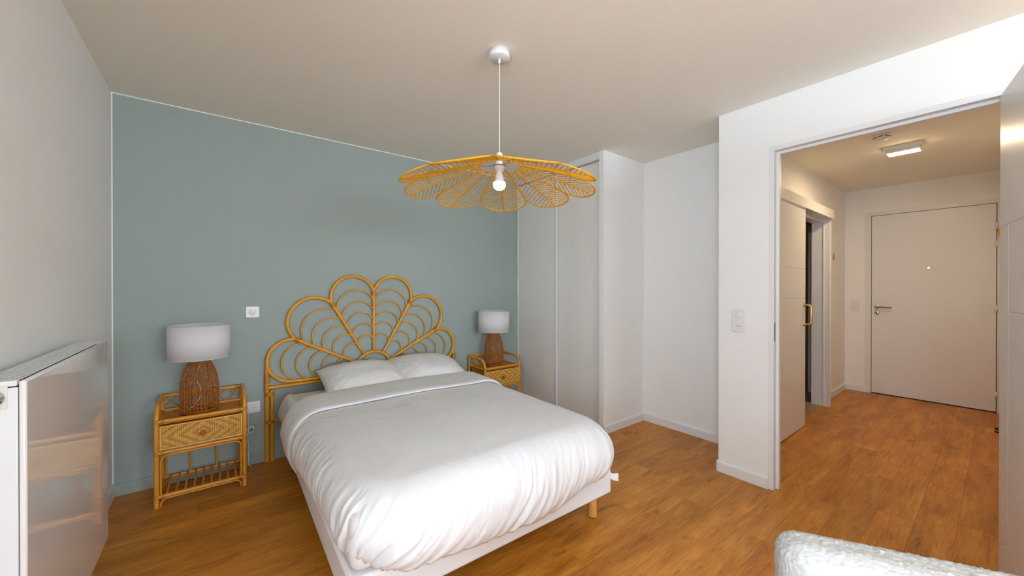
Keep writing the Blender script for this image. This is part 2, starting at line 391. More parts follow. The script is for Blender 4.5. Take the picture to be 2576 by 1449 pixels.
for s, yy in ((-1, -.0), (1, LT)):
    MB().lathe([(0, 0), (.026, 0), (.026, .008*s), (0, .008*s)], (LW-.06, yy, 1.05), 20, axis='y').tube([(LW-.06, yy, 1.05), (LW-.06, yy+.05*s, 1.05), (LW-.065, yy+.053*s, 1.05), (LW-.15, yy+.053*s, 1.05)], .009, 10).build('lever_handle', CHROME, leaf)

# ------------------------------------------------------------------ door 2: entrance door
d2 = struct(empty('door_2', (XE, .5, 0)), 'white flush entrance door at the end of the hall')
o2 = (XE, .5, 0)
dpart('reveal', MB().box(XE+.006, E2-.06, 0, XE+.09, E1+.06, EZ+.05), DARK, d2, o2, 0)  # near-black backing paints the shade in the gaps round the leaf
for a, b in ((E1+.004, E1+.06), (E2-.06, E2-.005)):
    dpart('jamb', MB().box(XE-.004, a, 0, XE+.05, b, EZ+.05), DOORW, d2, o2)
dpart('head', MB().box(XE-.004, E2-.005, EZ+.004, XE+.05, E1+.004, EZ+.05), DOORW, d2, o2)
dpart('leaf', MB().box(XE, E2, .012, XE+.04, E1, EZ), DOORW, d2, o2)
for z0, z1 in ((1.89, 1.963), (1.71, 1.771), (1.04, 1.11), (.155, .222)):
    dpart('hinge', MB().lathe([(0, 0), (.011, 0), (.011, z1-z0), (0, z1-z0)], (XE-.010, E2-.002, z0), 12), DOORW, d2, o2, 0)
hy = .927
dpart('handle_rose', MB().lathe([(0, -.008), (.022, -.008), (.026, -.003), (.026, 0)], (XE, hy, 1.055), 20, axis='x'), CHROME, d2, o2, 0)
dpart('lever_handle', MB().tube([(XE, hy, 1.055), (XE-.042, hy, 1.055), (XE-.052, hy-.012, 1.055), (XE-.053, hy-.03, 1.054), (XE-.052, hy-.135, 1.052)], .0095, 10), BRONZE, d2, o2, 0)
lr = dpart('lock_rose', MB().lathe([(0, -.009), (.022, -.008), (.026, -.003), (.026, 0)], (XE, hy, .985), 20, axis='x'), CHROME, d2, o2, 0)
MB().box(XE-.014-o2[0], hy-.005-o2[1], .970, XE-.006-o2[0], hy+.005-o2[1], .992).lathe([(0, -.016), (.008, -.016), (.008, -.006)], (XE-o2[0], hy-o2[1], .992), 12, axis='x').build('key_cylinder', PDARK, lr)
pr = dpart('peephole_ring', MB().lathe([(.010, -.003), (.015, -.003), (.015, 0)], (XE, .501, 1.512), 20, axis='x'), CHROME, d2, o2, 0)
MB().lathe([(0, -.0022), (.0105, -.0022)], (XE-o2[0], .501-o2[1], 1.512), 20, axis='x').build('peephole_lens', PEEP, pr)

# ------------------------------------------------------------------ door 3: sliding bathroom door
d3 = struct(empty('door_3', (4.3, 1.13, 0)), 'white sliding bathroom door pushed half open')
o3 = (4.3, 1.13, 0)
sl = empty('leaf', (3.40-o3[0], 1.118-o3[1], .010)); sl.parent = d3
g = .004
MB().box(0, .003, 0, .93, .036, 2.02).build('core', DOORW, sl)
zz = [2.02, 1.455, 1.186, .505, 0]
for a, b in zip(zz[:-1], zz[1:]): MB().box(0, 0, b+g/2 if b else 0, .93, .004, a-g/2 if a < 2 else a).build('panel', DOORW, sl, bevel=.001, seg=1)
hx = 4.283-3.40
MB().tube([(hx, 0, 1.122), (hx, -.040, 1.122), (hx, -.052, 1.112), (hx, -.056, 1.098), (hx, -.056, .968), (hx, -.052, .954), (hx, -.040, .944), (hx, 0, .944)], .008, 10).lathe([(0, -.008), (.018, -.008), (.018, 0)], (hx, 0, 1.122), 14, axis='y').lathe([(0, -.008), (.018, -.008), (.018, 0)], (hx, 0, .944), 14, axis='y').build('pull_handle', BRASS, sl)
dpart('pelmet', MB().box(3.30, 1.100, 2.025, 5.235, YH, 2.118), DOORW, d3, o3)
dpart('jamb', MB().box(5.205, 1.130, 0, 5.232, 1.290, 2.026), DOORW, d3, o3)
dpart('jamb_cover', MB().box(5.232, 1.126, 0, 5.246, YH, 2.024), DOORW, d3, o3)
dpart('jamb_ridge', MB().box(5.197, 1.176, 0, 5.207, 1.190, 2.02), DOORW, d3, o3)
dpart('head_lining', MB().box(3.5, YH-.02, 2.0, 5.205, 1.290, 2.04), DOORW, d3, o3)

# shower enclosure seen through the gap
sh = tag(empty('shower_enclosure', (5.755, 1.43, 0)), 'dark grey framed shower enclosure seen through the bathroom doorway', 'shower')
MB().box(-.02, -.02, 0.01, .06, .03, 2.04).build('post', SHOW, sh, bevel=.004)
MB().box(-.035, -.015, .01, -.022, .02, 1.96).build('seal_strip', ALU, sh, bevel=.002)
MB().box(.06, -.005, .04, .55, .005, 1.94).build('panel', SHOW, sh)
MB().box(.06, -.015, 1.94, .55, .015, 1.98).build('top_rail', SHOW, sh); MB().box(.06, -.015, .01, .55, .015, .04).build('bottom_rail', SHOW, sh)

# ------------------------------------------------------------------ wardrobe
wd = tag(empty('wardrobe', (XW, 2.78, 0)), 'built-in wardrobe with two pale grey sliding doors', 'wardrobe')
ow = (XW, 2.78, 0)
def slider(name, y0, y1, x):
    t = .012
    p = dpart(name, MB().box(x, y0+.018, .05, x+t, y1-.018, 2.43), WARD, wd, ow, 0)
    for a, b in ((y0, y0+.018), (y1-.018, y1)): dpart('stile', MB().box(x-.006, a, .045, x+t+.004, b, 2.435), ALU, p, ow, .002)
    dpart('bottom_rail', MB().box(x-.003, y0+.018, .035, x+t+.002, y1-.018, .062), ALU, p, ow, .001)
    return p
slider('sliding_door', 2.735, 3.364, XW+.012); slider('sliding_door', 2.190, 2.772, XW+.040)
dpart('top_track', MB().box(XW, YN1, 2.437, XW+.075, YF-.002, 2.487), ALU, wd, ow)
dpart('track_back', MB().box(XW+.004, YN1, 2.487, XW+.075, YF-.002, H-.001), TRIM, wd, ow, 0)
dpart('bottom_track', MB().box(XW+.002, YN1, .001, XW+.075, YF-.002, .022), CHROME, wd, ow)
dpart('interior', MB().box(XW+.08, YN1, .0, XN, YF-.002, H-.001), DARK, wd, ow, 0)  # solid near-black block stands in for the shade inside the closet

# ------------------------------------------------------------------ radiator on the left wall
RX0, RX1, RY0, RY1, RZ0, RZ1 = XL+.022, -.400, 1.580, 2.522, .142, 1.055
ra = tag(empty('radiator', (-.45, 2.05, RZ0)), 'tall glossy white panel radiator on the left wall', 'radiator'); orr = (-.45, 2.05, RZ0)
dpart('front_panel', MB().box(RX1-.014, RY0, RZ0, RX1, RY1, RZ1-.004), RADW, ra, orr, .005)
dpart('back_panel', MB().box(RX0, RY0+.01, RZ0+.01, RX0+.014, RY1-.01, RZ1-.012), RADW, ra, orr, .004)
dpart('shade_core', MB().box(RX0+.016, RY0+.03, RZ0+.02, RX1-.018, RY1-.03, RZ1-.014), DARK, ra, orr, 0)  # dark block paints the shade seen through the grille holes
sp = dpart('side_panel', MB().box(RX0, RY0-.002, RZ0+.004, RX1-.0145, RY0+.006, RZ1-.020), RADS, ra, orr, .002)
dpart('side_panel', MB().box(RX0, RY1-.006, RZ0+.004, RX1-.016, RY1+.002, RZ1-.020), RADS, ra, orr, .002)
dpart('top_cap', MB().box(RX0, RY0-.002, RZ1-.017, RX1-.016, RY0+.02, RZ1-.002), RADS, ra, orr, .002)
vx, vz = -.452, 1.012
dpart('valve_plate', MB().box(vx-.030, RY0-.006, vz-.030, vx+.022, RY0-.001, vz+.030), ALU, ra, orr, .006)
dpart('vent_plug', MB().lathe([(0, -.016), (.014, -.016), (.014, -.010), (.019, -.010), (.019, 0)], (vx, RY0-.005, vz), 20, axis='y'), CHROME, ra, orr, 0)
gm = MB().box(0, 0, .0045, .0035, RY1-RY0-.03, .006).mesh('grille_bar', RADS)
nb = 8; gw = (RX1-.016)-RX0
for i in range(nb):
    b = link('grille_bar', gm, ra); b.location = (RX0+i*(gw-.004)/(nb-1)-orr[0], RY0+.016-orr[1], RZ1-.009-orr[2])
cm = MB().add([(0, 0, 0), (gw, .020, 0), (gw, .029, 0), (0, .009, 0), (0, 0, .0012), (gw, .020, .0012), (gw, .029, .0012), (0, .009, .0012)],
              [(0, 3, 2, 1), (4, 5, 6, 7), (0, 1, 5, 4), (1, 2, 6, 5), (2, 3, 7, 6), (3, 0, 4, 7)]).mesh('grille_slat', RADS)
ng = 40
for i in range(ng):
    b = link('grille_slat', cm, ra); b.location = (RX0-orr[0], RY0+.018+i*(RY1-RY0-.065)/(ng-1)-orr[1], RZ1-.0050-orr[2])

# ------------------------------------------------------------------ switches and sockets
def wall_plate(name, w, h, items, loc, rz, label, cat, group=None):
    # local: plate in xz plane, faces -y
    r = tag(empty(name, loc, rz), label, cat, group)
    MB().box(-w/2, -.009, -h/2, w/2, 0, h/2).build('plate', PLAST, r, bevel=.004)
    for kind, z in items:
        if kind == 'button':
            b = MB().lathe([(0, -.0125), (.022, -.0125), (.0235, -.0115), (.0235, -.008)], (0, 0, z), 28, axis='y').build('button', PLAST, r)
            MB().lathe([(.0235, -.0094), (.0252, -.0094)], (0, 0, z), 28, axis='y').build('button_ring', ALU, r)
        else:
            MB().lathe([(.0240, -.0090), (.0240, -.0115), (.0215, -.0115), (.0205, -.0020), (0, -.0020)], (0, 0, z), 28, axis='y').build('socket_well', PLAST, r)
            for sx in (-.0095, .0095):
                MB().lathe([(0, -.0095), (.0030, -.0095)], (sx, 0, z-.002), 10, axis='y').build('pin_hole', PDARK, r)
            MB().lathe([(0, -.018), (.0028, -.017), (.0028, -.002)], (0, 0, z+.0105), 10, axis='y').build('earth_pin', CHROME, r)
    return r
wall_plate('light_switch', .083, .083, [('button', 0)], (.202, YF-.0014, 1.113), 0, 'white round-button light switch on the blue wall above the left nightstand', 'light switch')
wall_plate('wall_socket', .083, .083, [('socket', 0)], (.207, YF-.0014, .416), 0, 'white power socket on the blue wall between nightstand and headboard', 'socket')
wall_plate('switch_and_socket', .083, .152, [('button', .036), ('socket', -.036)], (XO-.0002, 1.091, 1.069), -PI/2, 'white switch above a socket on the wall left of the doorway', 'socket')
wall_plate('switch_and_socket', .083, .152, [('button', .036), ('socket', -.036)], (XE-.0002, 1.124, 1.063), -PI/2, 'white switch above a socket beside the entrance door', 'socket')

# ------------------------------------------------------------------ hall things
hlp = tag(empty('ceiling_light', (4.59, .515, H)), 'lit rectangular ceiling light in the hall', 'ceiling light')
MB().box(-.045, -.115, -.034, .065, .115, 0).build('housing', PLAST, hlp, bevel=.003)
MB().box(-.030, -.100, -.058, .080, .092, -.034).build('diffuser_rim', PLAST, hlp)
MB().box(-.029, -.099, -.060, .079, .091, -.0581).build('diffuser', DIFF, hlp)
for i in range(4): MB().box(-.034, -.085+i*.045, -.041, -.028, -.070+i*.045, -.034).build('clip', PLAST, hlp)
sd = tag(empty('smoke_detector', (4.16, .585, H)), 'round white smoke detector on the hall ceiling', 'smoke detector')
MB().lathe([(0, 0), (.056, 0), (.056, -.010), (.050, -.014)], (0, 0, 0), 28).build('base', PLAST, sd)
MB().lathe([(.050, -.014), (.050, -.024), (.046, -.034), (.020, -.038), (0, -.038)], (0, 0, 0), 28).build('cover', PLAST, sd)
for i in range(8):
    a = 2*PI*i/8; o = MB().box(.0485, -.013, -.021, .0508, .013, -.016).build('vent_slot', PDARK, sd); o.rotation_euler = (0, 0, a)
ds = tag(empty('door_stop', (5.50, .012, 0)), 'small black door stop on the hall floor', 'door stop')
MB().lathe([(0, 0), (.022, 0), (.022, .030), (.018, .040), (0, .042)], (0, 0, 0), 16).build('bumper', BLACK, ds)
MB().lathe([(.0225, .012), (.0235, .014), (.0235, .020), (.0225, .022)], (0, 0, 0), 16).build('collar', CHROME, ds)
yt = tag(empty('hanging_tag', (XE-.02, .010, 1.86)), 'yellow tag hanging by the top hinge of the entrance door', 'tag')
MB().box(-.004, -.028, -.035, .0, .012, .035).build('card', YEL, yt, bevel=.001)
MB().tube([(-.004, -.005, -.03), (-.012, 0, -.07), (-.010, -.02, -.10), (-.004, -.03, -.06)], .0022, 6).build('strap', YEL, yt)
pk = tag(empty('ribbon_loop', (5.75, YH-.003, 1.66)), 'small pink ribbon loop hanging on the hall wall', 'ribbon')
MB().lathe([(0, -.008), (.006, -.008), (.006, .003)], (0, 0, .032), 10, axis='y').build('pin', CHROME, pk)
MB().tube([(0, -.006, .034), (-.012, -.006, .0), (-.016, -.007, -.03), (-.004, -.009, -.045), (.014, -.008, -.034), (.010, -.007, .0), (0, -.006, .034)], .0045, 6, flat=.5).build('loop', PINK, pk)

# ------------------------------------------------------------------ headboard (rattan fan)
HX, HZ, HY = 1.070, .583, 3.335
hb = tag(empty('headboard', (HX, HY, 0)), 'honey rattan peacock-fan headboard against the blue wall', 'headboard')
def hp(name, path, r, m=RAT, n=10, parent=hb): return MB().tube(path, r, n).build(name, m, parent)
def wrap(parent, p, d, r, L, m=RATD, name='binding', rings=None):
    p = Vector(p); d = Vector(d).normalized(); k = rings or max(3, int(L/.0055)); pts = []; rr = []
    for i in range(k*3+1):
        t = i/(k*3); pts.append(p+d*((t-.5)*L)); rr.append(r*(1.0+.07*math.sin(i*2*PI/3+.5)))
    return MB().tube(pts, rr, 10).build(name, m, parent)
RHUB, RS, RT = .155, .672, .826
angs = [0, 27.5, 60, 90, 120, 152.5, 180]
def pol(r, a): a = math.radians(a); return (-r*math.cos(a), 0, HZ+r*math.sin(a))   # angle 0 points to the left rail
RM = .0135
for s in (-1, 1):
    hp('post', [(s*.7815, 0, 0), (s*.7815, 0, .60), (s*.7815, 0, .70)], RM)
    hp('post', [(s*.750, 0, 0), (s*.750, 0, .53)], RM*.95)
    for z, L in ((.612, .06), (.545, .035), (.502, .03), (.296, .022)):
        wrap(hb, (s*(.7815 if z > .53 else .766), 0, z), (0, 0, 1), .0165 if z > .53 else .030, L)
hp('rail', [(-.775, 0, .546), (.775, 0, .546)], .0125)
hp('low_rail', [(-.745, .002, .298), (.745, .002, .298)], .0125)
hp('hub', [pol(RHUB, a) for a in range(0, 181, 6)], RM)
for a in angs[1:-1]:
    hp('spoke', [pol(RHUB, a), pol((RHUB+RS)/2, a), pol(RS+.012, a)], [.0115, .0125, .0135])
    d = Vector(pol(1, a))-Vector(pol(0, a)); wrap(hb, pol(RS-.012, a), d, .0185, .034)
    wrap(hb, pol(RHUB+.006, a), d, .0145, .022)
def circ_path(a0, a1, rs, rt, n=34, dz=0, ext=0):
    am = math.radians((a0+a1)/2); al = math.radians((a1-a0)/2)
    hw = rs*math.sin(al); c0 = rs*math.cos(al); sg = rt-c0; R = (hw*hw+sg*sg)/(2*sg); cc = rt-R
    th = math.atan2(c0-cc, hw); out = []
    b0, b1 = PI-th, th
    for i in range(n+1):
        b = b0+(b1-b0)*i/n; t, w = cc+R*math.sin(b), R*math.cos(b)
        # along-axis t, sideways w (towards a0 is negative)
        x = -(t*math.cos(am)-w*math.sin(am)*1); z = t*math.sin(am)+w*math.cos(am)
        out.append((x, dz, HZ+z))
    return out
for i in range(6):
    a0, a1 = angs[i], angs[i+1]
    edge = i in (0, 5)
    # w is + towards larger angle, so the path runs from a0 side (w<0) to a1 side
    path = circ_path(a0, a1, RS, .800 if edge else RT)
    hp('petal_arch', path, RM)
    for k, rt_ in enumerate((.707, .607, .512, .414, .312)):
        hp('inner_hoop', circ_path(a0, a1, rt_*.845, rt_, 24, dz=-.002), .0058, n=7)
# short cane from the outer petals back to the rail
for s in (-1, 1):
    hp('petal_base', [(s*.20, 0, .572), (s*.45, 0, .572), (s*.62, 0, .573), (s*(RS+.0), 0, .580)], RM*.93)

# ------------------------------------------------------------------ nightstand (rattan)
def make_nightstand():
    r = empty('nightstand', (0, 0, 0))
    hw, dp, R = .2115, .290, .0125
    def T(name, path, rad, m=NS, n=9): return MB().tube(path, rad, n).build(name, m, r)
    for s in (-1, 1):
        x = s*hw
        T('front_post', [(x, 0, 0), (x, 0, .25), (x, 0, .50)]+[(x, .075-.075*math.cos(a), .50+.085*math.sin(a)) for a in (.2, .45, .7, .95, 1.2, 1.4)]+[(x, .10, .5865), (x, .19, .590), (x, dp+.006, .594)], R)
        T('rear_post', [(x, dp, 0), (x, dp, .59)], R)
        T('side_rail', [(x, 0, .497), (x, dp, .497)], .009); T('side_rail', [(x, 0, .318), (x, dp, .318)], .009); T('side_rail', [(x, 0, .062), (x, dp, .062)], .009)
        for z in (.503, .318, .062):
            wrap(r, (x, 0, z), (0, 0, 1), R*1.12, .026, NSB)
            wrap(r, (x-s*.028, 0, z), (1, 0, 0), .0125, .020, NSB)
        wrap(r, (x-s*.03, dp, .592), (1, 0, 0), .0125, .030, NSB)
        # bent cane bracket under each side of the shelf
    T('top_rail', [(-hw, 0, .503), (hw, 0, .503)], .0115)
    T('back_rail', [(-hw-.006, dp, .592), (hw+.006, dp, .592)], .0110)
    T('back_rail', [(-hw, dp, .500), (hw, dp, .500)], .0075)
    T('mid_rail', [(-hw, 0, .318), (hw, 0, .318)], .0110); T('mid_rail', [(-hw, dp, .318), (hw, dp, .318)], .010)
    T('shelf_rail', [(-hw, 0, .062), (hw, 0, .062)], .0115); T('shelf_rail', [(-hw, dp, .062), (hw, dp, .062)], .0110)
    # lattice of thin canes
    n = 5; seg = 2*hw/n
    for i in range(n):
        a, b = -hw+i*seg, -hw+(i+1)*seg
        T('lattice_cane', [(a+.006, dp-.003, .506), (b-.006, dp-.003, .584)], .0036, n=6); T('lattice_cane', [(a+.006, dp+.003, .584), (b-.006, dp+.003, .506)], .0036, n=6)
    # bent canes: under the drawer and under the shelf, front and back
    for y in (-.001, dp):
        xx = hw-.019; c = .035
        p = [(-xx, y, .075), (-xx, y, .302-c)]+[(-xx+c-c*math.cos(a), y, .302-c+c*math.sin(a)) for a in (.4, .8, 1.2)]+[(-xx+c, y, .302), (xx-c, y, .302)]+[(xx-c+c*math.sin(a), y, .302-c+c*math.cos(a)) for a in (.4, .8, 1.2)]+[(xx, y, .302-c), (xx, y, .075)]
        T('bent_cane', p, .0052, n=7)
        c = .030; zt = .047
        p = [(-xx, y, .003), (-xx, y, zt-c)]+[(-xx+c-c*math.cos(a), y, zt-c+c*math.sin(a)) for a in (.4, .8, 1.2)]+[(-xx+c, y, zt), (xx-c, y, zt)]+[(xx-c+c*math.sin(a), y, zt-c+c*math.cos(a)) for a in (.4, .8, 1.2)]+[(xx, y, zt-c), (xx, y, .003)]
        T('bent_cane', p, .0050, n=7)
    for i in range(9):
        x = -hw+.045+i*(2*hw-.09)/8
        T('shelf_slat', [(x, .002, .068), (x, .02, .073), (x, dp/2, .066), (x, dp-.02, .074), (x, dp+.002, .068)], .0062, n=7)
    for x in (-.070, .066): T('back_slat', [(x, dp, .062), (x, dp, .318)], .0062, n=7)
    # tray top with woven panel
    MB().box(-hw+.004, .006, .484, hw-.004, dp-.006, .492).build('tray_board', NSB, r)
    mb = MB(); nx, ny = 40, 26; sx, sy = (2*hw-.03)/nx, (dp-.036)/ny
    for i in range(nx):
        for j in range(ny):
            k = (i+abs(j-ny//2)) % 6; x0, y0 = -hw+.015+i*sx, .018+j*sy; h = .4945 if k < 3 else .4935
            mb.box(x0+.0004, y0+.0004, .491, x0+sx-.0004, y0+sy-.0004, h, 0 if k < 3 else 1)
    tag(mb.build('woven_tray', [NS, NSB], r), kind='stuff')
    for a in ([(-hw+.012, .014, .497), (-hw+.012, dp-.014, .497)], [(hw-.012, .014, .497), (hw-.012, dp-.014, .497)], [(-hw+.012, dp-.014, .497), (hw-.012, dp-.014, .497)]): T('tray_edge', a, .0045, n=6)
    # drawer
    dr = MB().box(-.196, .004, .334, .196, dp-.02, .474).build('drawer', NSB, r)
    def D(name, mb, m, **k): return mb.build(name, m, dr, **k)
    z0, z1, xw = .3335, .4755, .1985
    for nm, b in (('edge_strip', (-xw, -.006, z0, xw, .006, z0+.009)), ('edge_strip', (-xw, -.006, z1-.009, xw, .006, z1)), ('edge_strip', (-xw, -.006, z0+.009, -xw+.010, .006, z1-.009)), ('edge_strip', (xw-.010, -.006, z0+.009, xw, .006, z1-.009))):
        D(nm, MB().box(*b), WEAVE_L, bevel=.003)
    mb = MB(); cw, ch = .0087, .0058
    nx = int((2*xw-.02)/cw); ny = int((z1-z0-.018)/ch); ox = -nx*cw/2; oz = (z0+z1)/2-ny*ch/2; rg = random.Random(4)
    for i in range(nx):
        for j in range(ny):
            d = abs(i-(nx-1)/2)*1.0+abs(j-(ny-1)/2)*.95
            k = int(d+.5) % 7; up_ = k < 4
            x, z = ox+i*cw, oz+j*ch; h = (-.0020 if up_ else -.0005)-rg.random()*.0008
            c = 0 if up_ else 1  # two tones paint the sheen difference between strip directions
            e = .0007
            v = [(x, .003, z), (x+cw, .003, z), (x+cw, .003, z+ch), (x, .003, z+ch), (x+e, h, z+e), (x+cw-e, h, z+e), (x+cw-e, h, z+ch-e), (x+e, h, z+ch-e)]
            mb.add(v, [(4, 5, 6, 7), (0, 1, 5, 4), (1, 2, 6, 5), (2, 3, 7, 6), (3, 0, 4, 7)], c)
    tag(D('woven_face', mb, [WEAVE_L, WEAVE_D]), kind='stuff')
    D('knob', MB().lathe([(0, -.030), (.008, -.029), (.0135, -.024), (.0145, -.018), (.011, -.011), (.006, -.007), (.012, -.004), (.013, .002)], (0, 0, (z0+z1)/2-.004), 18, axis='y'), BASK)
    return r
ns1 = make_nightstand(); ns1.location = (-.0735, 3.030, 0)
tag(ns1, 'rattan nightstand with woven drawer left of the bed', 'nightstand', 'rattan nightstands')
ns2 = copy_tree(ns1); ns2.location = (2.243, 3.040, 0)
tag(ns2, 'rattan nightstand squeezed between bed and wardrobe', 'nightstand', 'rattan nightstands')

# ------------------------------------------------------------------ table lamps
def make_lamp():
    r = empty('table_lamp', (0, 0, 0)); rg = random.Random(11)
    prof = [(.086, .004), (.0965, .012), (.0990, .03), (.0985, .06), (.0975, .10), (.0970, .15), (.0950, .19), (.0900, .225), (.081, .26), (.068, .295), (.054, .322), (.046, .338)]
    def R(z):
        for (r0, z0), (r1, z1) in zip(prof[:-1], prof[1:]):
            if z <= z1: t = max(0, (z-z0)/(z1-z0)); return r0+(r1-r0)*t
        return prof[-1][0]
    mb = MB(); nv = 34
    for k in range(nv):
        a = 2*PI*k/nv+rg.uniform(-.03, .03); ph = rg.uniform(0, 6)
        pts = []
        for i in range(15):
            z = .004+.334*i/14; aa = a+.035*math.sin(z*22+ph); q = R(z)+(.0012 if (k+i) % 2 else -.0012); pts.append((q*math.cos(aa), q*math.sin(aa), z))
        mb.tube(pts, .0021, 5)
    z = .004; k = 0
    while z < .338:
        pts = []; ph = rg.uniform(0, 6); n = 40
        for i in range(n):
            a = 2*PI*i/n; zz = z+.0022*math.sin(2*a+ph)+.0012*math.sin(5*a+ph); q = R(zz)+(.0013 if (i+k) % 2 else -.0013); pts.append((q*math.cos(a), q*math.sin(a), zz))
        mb.tube(pts, .0018, 5, closed=True); z += .0055 if z < .022 else .0122; k += 1
    tag(mb.build('woven_body', BASK, r), kind='stuff')
    MB().lathe([(0, .002), (.088, .002), (.088, .006), (0, .006)], (0, 0, 0), 28).build('base_disc', BASK, r)
    MB().lathe([(0, .330), (.046, .330), (.046, .338), (.010, .342), (.010, .400), (.018, .405), (.018, .455), (0, .455)], (0, 0, 0), 20).build('lamp_holder', CHROME, r)
    z0, z1, q, t = .348, .556, .1595, .0014
    MB().lathe([(q, z0), (q, z1), (q-t, z1), (q-t, z0)], (0, 0, 0), 64, closed=True).build('lamp_shade', SHADE, r)
    for zz in (z0, z1): MB().tube([(q*math.cos(2*PI*i/48), q*math.sin(2*PI*i/48), zz) for i in range(48)], .0016, 5, closed=True).build('shade_rim', SHADE, r)
    for k in range(3):
        a = 2*PI*k/3; MB().tube([(.016*math.cos(a), .016*math.sin(a), .405), ((q-.002)*math.cos(a), (q-.002)*math.sin(a), z0+.03)], .0014, 5).build('shade_spider', CHROME, r)
    a0 = -PI/2
    cp = [(.010, .335, .05), (.0, .30, .071), (-.012, .25, .086), (-.010, .21, .0925), (.006, .17, .097), (.010, .13, .098), (-.005, .09, .0985), (-.030, .06, .094), (-.055, .035, .083)]
    MB().tube([(x, -math.sqrt(max(0, (R(z)-.006)**2-x*x)), z) for x, z, _ in cp], .0026, 6).build('cord', TWINE, r)
    return r
l1 = make_lamp(); l1.location = (-.092, 3.165, .4955); tag(l1, 'wicker lamp with white drum shade on the left nightstand', 'table lamp', 'wicker bedside lamps')
l2 = copy_tree(l1); l2.location = (2.228, 3.175, .4955); l2.rotation_euler = (0, 0, -.6); tag(l2, 'wicker lamp with white drum shade on the nightstand by the wardrobe', 'table lamp', 'wicker bedside lamps')
cb = tag(empty('cable_bundle', (.175, 3.335, .0)), 'white coiled lamp cable hanging beside the left nightstand', 'cable')
pts = []
for i in range(46):
    a = i*.42; pts.append((.012+.020*math.cos(a)+.004*math.sin(i*.37), -.02+.010*math.sin(a*.7), .268+.022*math.sin(a)+.006*math.sin(i*.2)))
MB().tube(pts, .0022, 6).build('coil', CORDW, cb)
MB().tube([(.0, .008, .40), (-.004, .0, .34), (.0, -.01, .285), (-.006, -.012, .24), (-.004, -.005, .18), (.002, -.002, .13), (-.002, 0, .10), (.0, 0, .075), (.0, -.01, .012), (.01, -.03, .005)], .0026, 6).build('lead', CORDW, cb)

# ------------------------------------------------------------------ bed
BO, BR = (.3535, 1.352, 0), -.017
BWD, BLN = 1.380, 1.895
bed = tag(empty('bed_base', BO, BR), 'white upholstered double bed base on round wooden legs', 'bed')
MB().box(0, 0, .150, BWD, BLN, .292).build('base_box', BASEF, bed, bevel=.014, seg=3)
for x, y in ((.062, .085), (BWD-.062, .085), (.062, BLN-.09), (BWD-.062, BLN-.09)):
    MB().lathe([(0, .004), (.0262, .004), (.0268, .012), (.0235, .150), (0, .150)], (x, y, 0), 20).build('leg', LEGW, bed)
    MB().lathe([(0, 0), (.024, 0), (.024, .004), (0, .004)], (x, y, 0), 16).build('foot_pad', BLACK, bed)
MB().add([(BWD-.002, .012, .262), (BWD+.016, .000, .252), (BWD+.048, -.010, .250), (BWD+.048, -.010, .205), (BWD+.018, .0, .214), (BWD-.002, .012, .228),
          (BWD-.002, .014, .262), (BWD+.016, .002, .252), (BWD+.048, -.008, .250), (BWD+.048, -.008, .205), (BWD+.018, .002, .214), (BWD-.002, .014, .228)],
         [(0, 1, 4, 5), (1, 2, 3, 4), (6, 11, 10, 7), (7, 10, 9, 8), (2, 8, 9, 3), (0, 6, 7, 1), (1, 7, 8, 2), (5, 4, 10, 11), (4, 3, 9, 10)]).build('corner_strap', BASEF, bed)
# mattress with its fitted sheet, flaring a little at the head on the left
mt = tag(empty('mattress', BO, BR), 'mattress in an ecru sheet, bare strip showing by the headboard', 'mattress')
def soft_box(x0, y0, z0, x1, y1, z1, r, nx=40, ny=60, nz=8, disp=None):
    # rounded box: grid on an inner box, pushed out by r along the offset direction
    bm = bmesh.new(); bmesh.ops.create_cube(bm, size=2)
    bmesh.ops.subdivide_edges(bm, edges=bm.edges[:], cuts=1, use_grid_fill=True)
    me = MB()
    def face(fn, a, b):
        rows = []
        for i in range(a+1):
            rr = []
            for j in range(b+1):
                rr.append(Vector(fn(i/a*2-1, j/b*2-1)))
            rows.append(rr)
        return rows
    bm.free()
    hx, hy, hz = (x1-x0)/2, (y1-y0)/2, (z1-z0)/2; c = Vector(((x0+x1)/2, (y0+y1)/2, (z0+z1)/2))
    def proj(p):
        P = Vector((p.x*hx, p.y*hy, p.z*hz)); q = Vector((max(-hx+r, min(hx-r, P.x)), max(-hy+r, min(hy-r, P.y)), max(-hz+r, min(hz-r, P.z))))
        d = P-q; n = d.normalized() if d.length > 1e-7 else Vector((0, 0, 1)); w = c+q+n*r
        if disp: w = w+n*disp(w, n)
        return tuple(w)
    for fn, a, b in ((lambda u, v: (u, v, 1), nx, ny), (lambda u, v: (v, u, -1), ny, nx), (lambda u, v: (1, u, v), ny, nz), (lambda u, v: (-1, v, u), nz, ny), (lambda u, v: (v, 1, u), nz, nx), (lambda u, v: (u, -1, v), nx, nz)):
        me.grid([[proj(p) for p in rw_] for rw_ in face(fn, a, b)])
    return me
def weld(o, d=.0002):
    bm = bmesh.new(); bm.from_mesh(o.data); bmesh.ops.remove_doubles(bm, verts=bm.verts, dist=d); bmesh.ops.recalc_face_normals(bm, faces=bm.faces)
    for f in bm.faces: f.smooth = True
    bm.to_mesh(o.data); bm.free(); return o
weld(soft_box(.004, .004, .293, BWD-.004, BLN, .502, .045).build('mattress_core', SHEET, mt))
rows = []
for i in range(15):
    t = i/14; y = BLN+.006-t*.60; fl_ = .022*max(0, 1-t*2.2)+.005*math.sin(t*14)
    rows.append([(.050, y, .5035), (.020, y, .4985), (.004, y, .488), (-.004-fl_*.35, y, .455), (-.010-fl_*.8, y, .415), (-.013-fl_*1.3, y-.004, .372), (-.012-fl_*1.2, y-.01, .335)])
so = weld(MB().grid(rows).build('sheet_drop', PILLOW, mt)); so.modifiers.new('solid', 'SOLIDIFY').thickness = .003

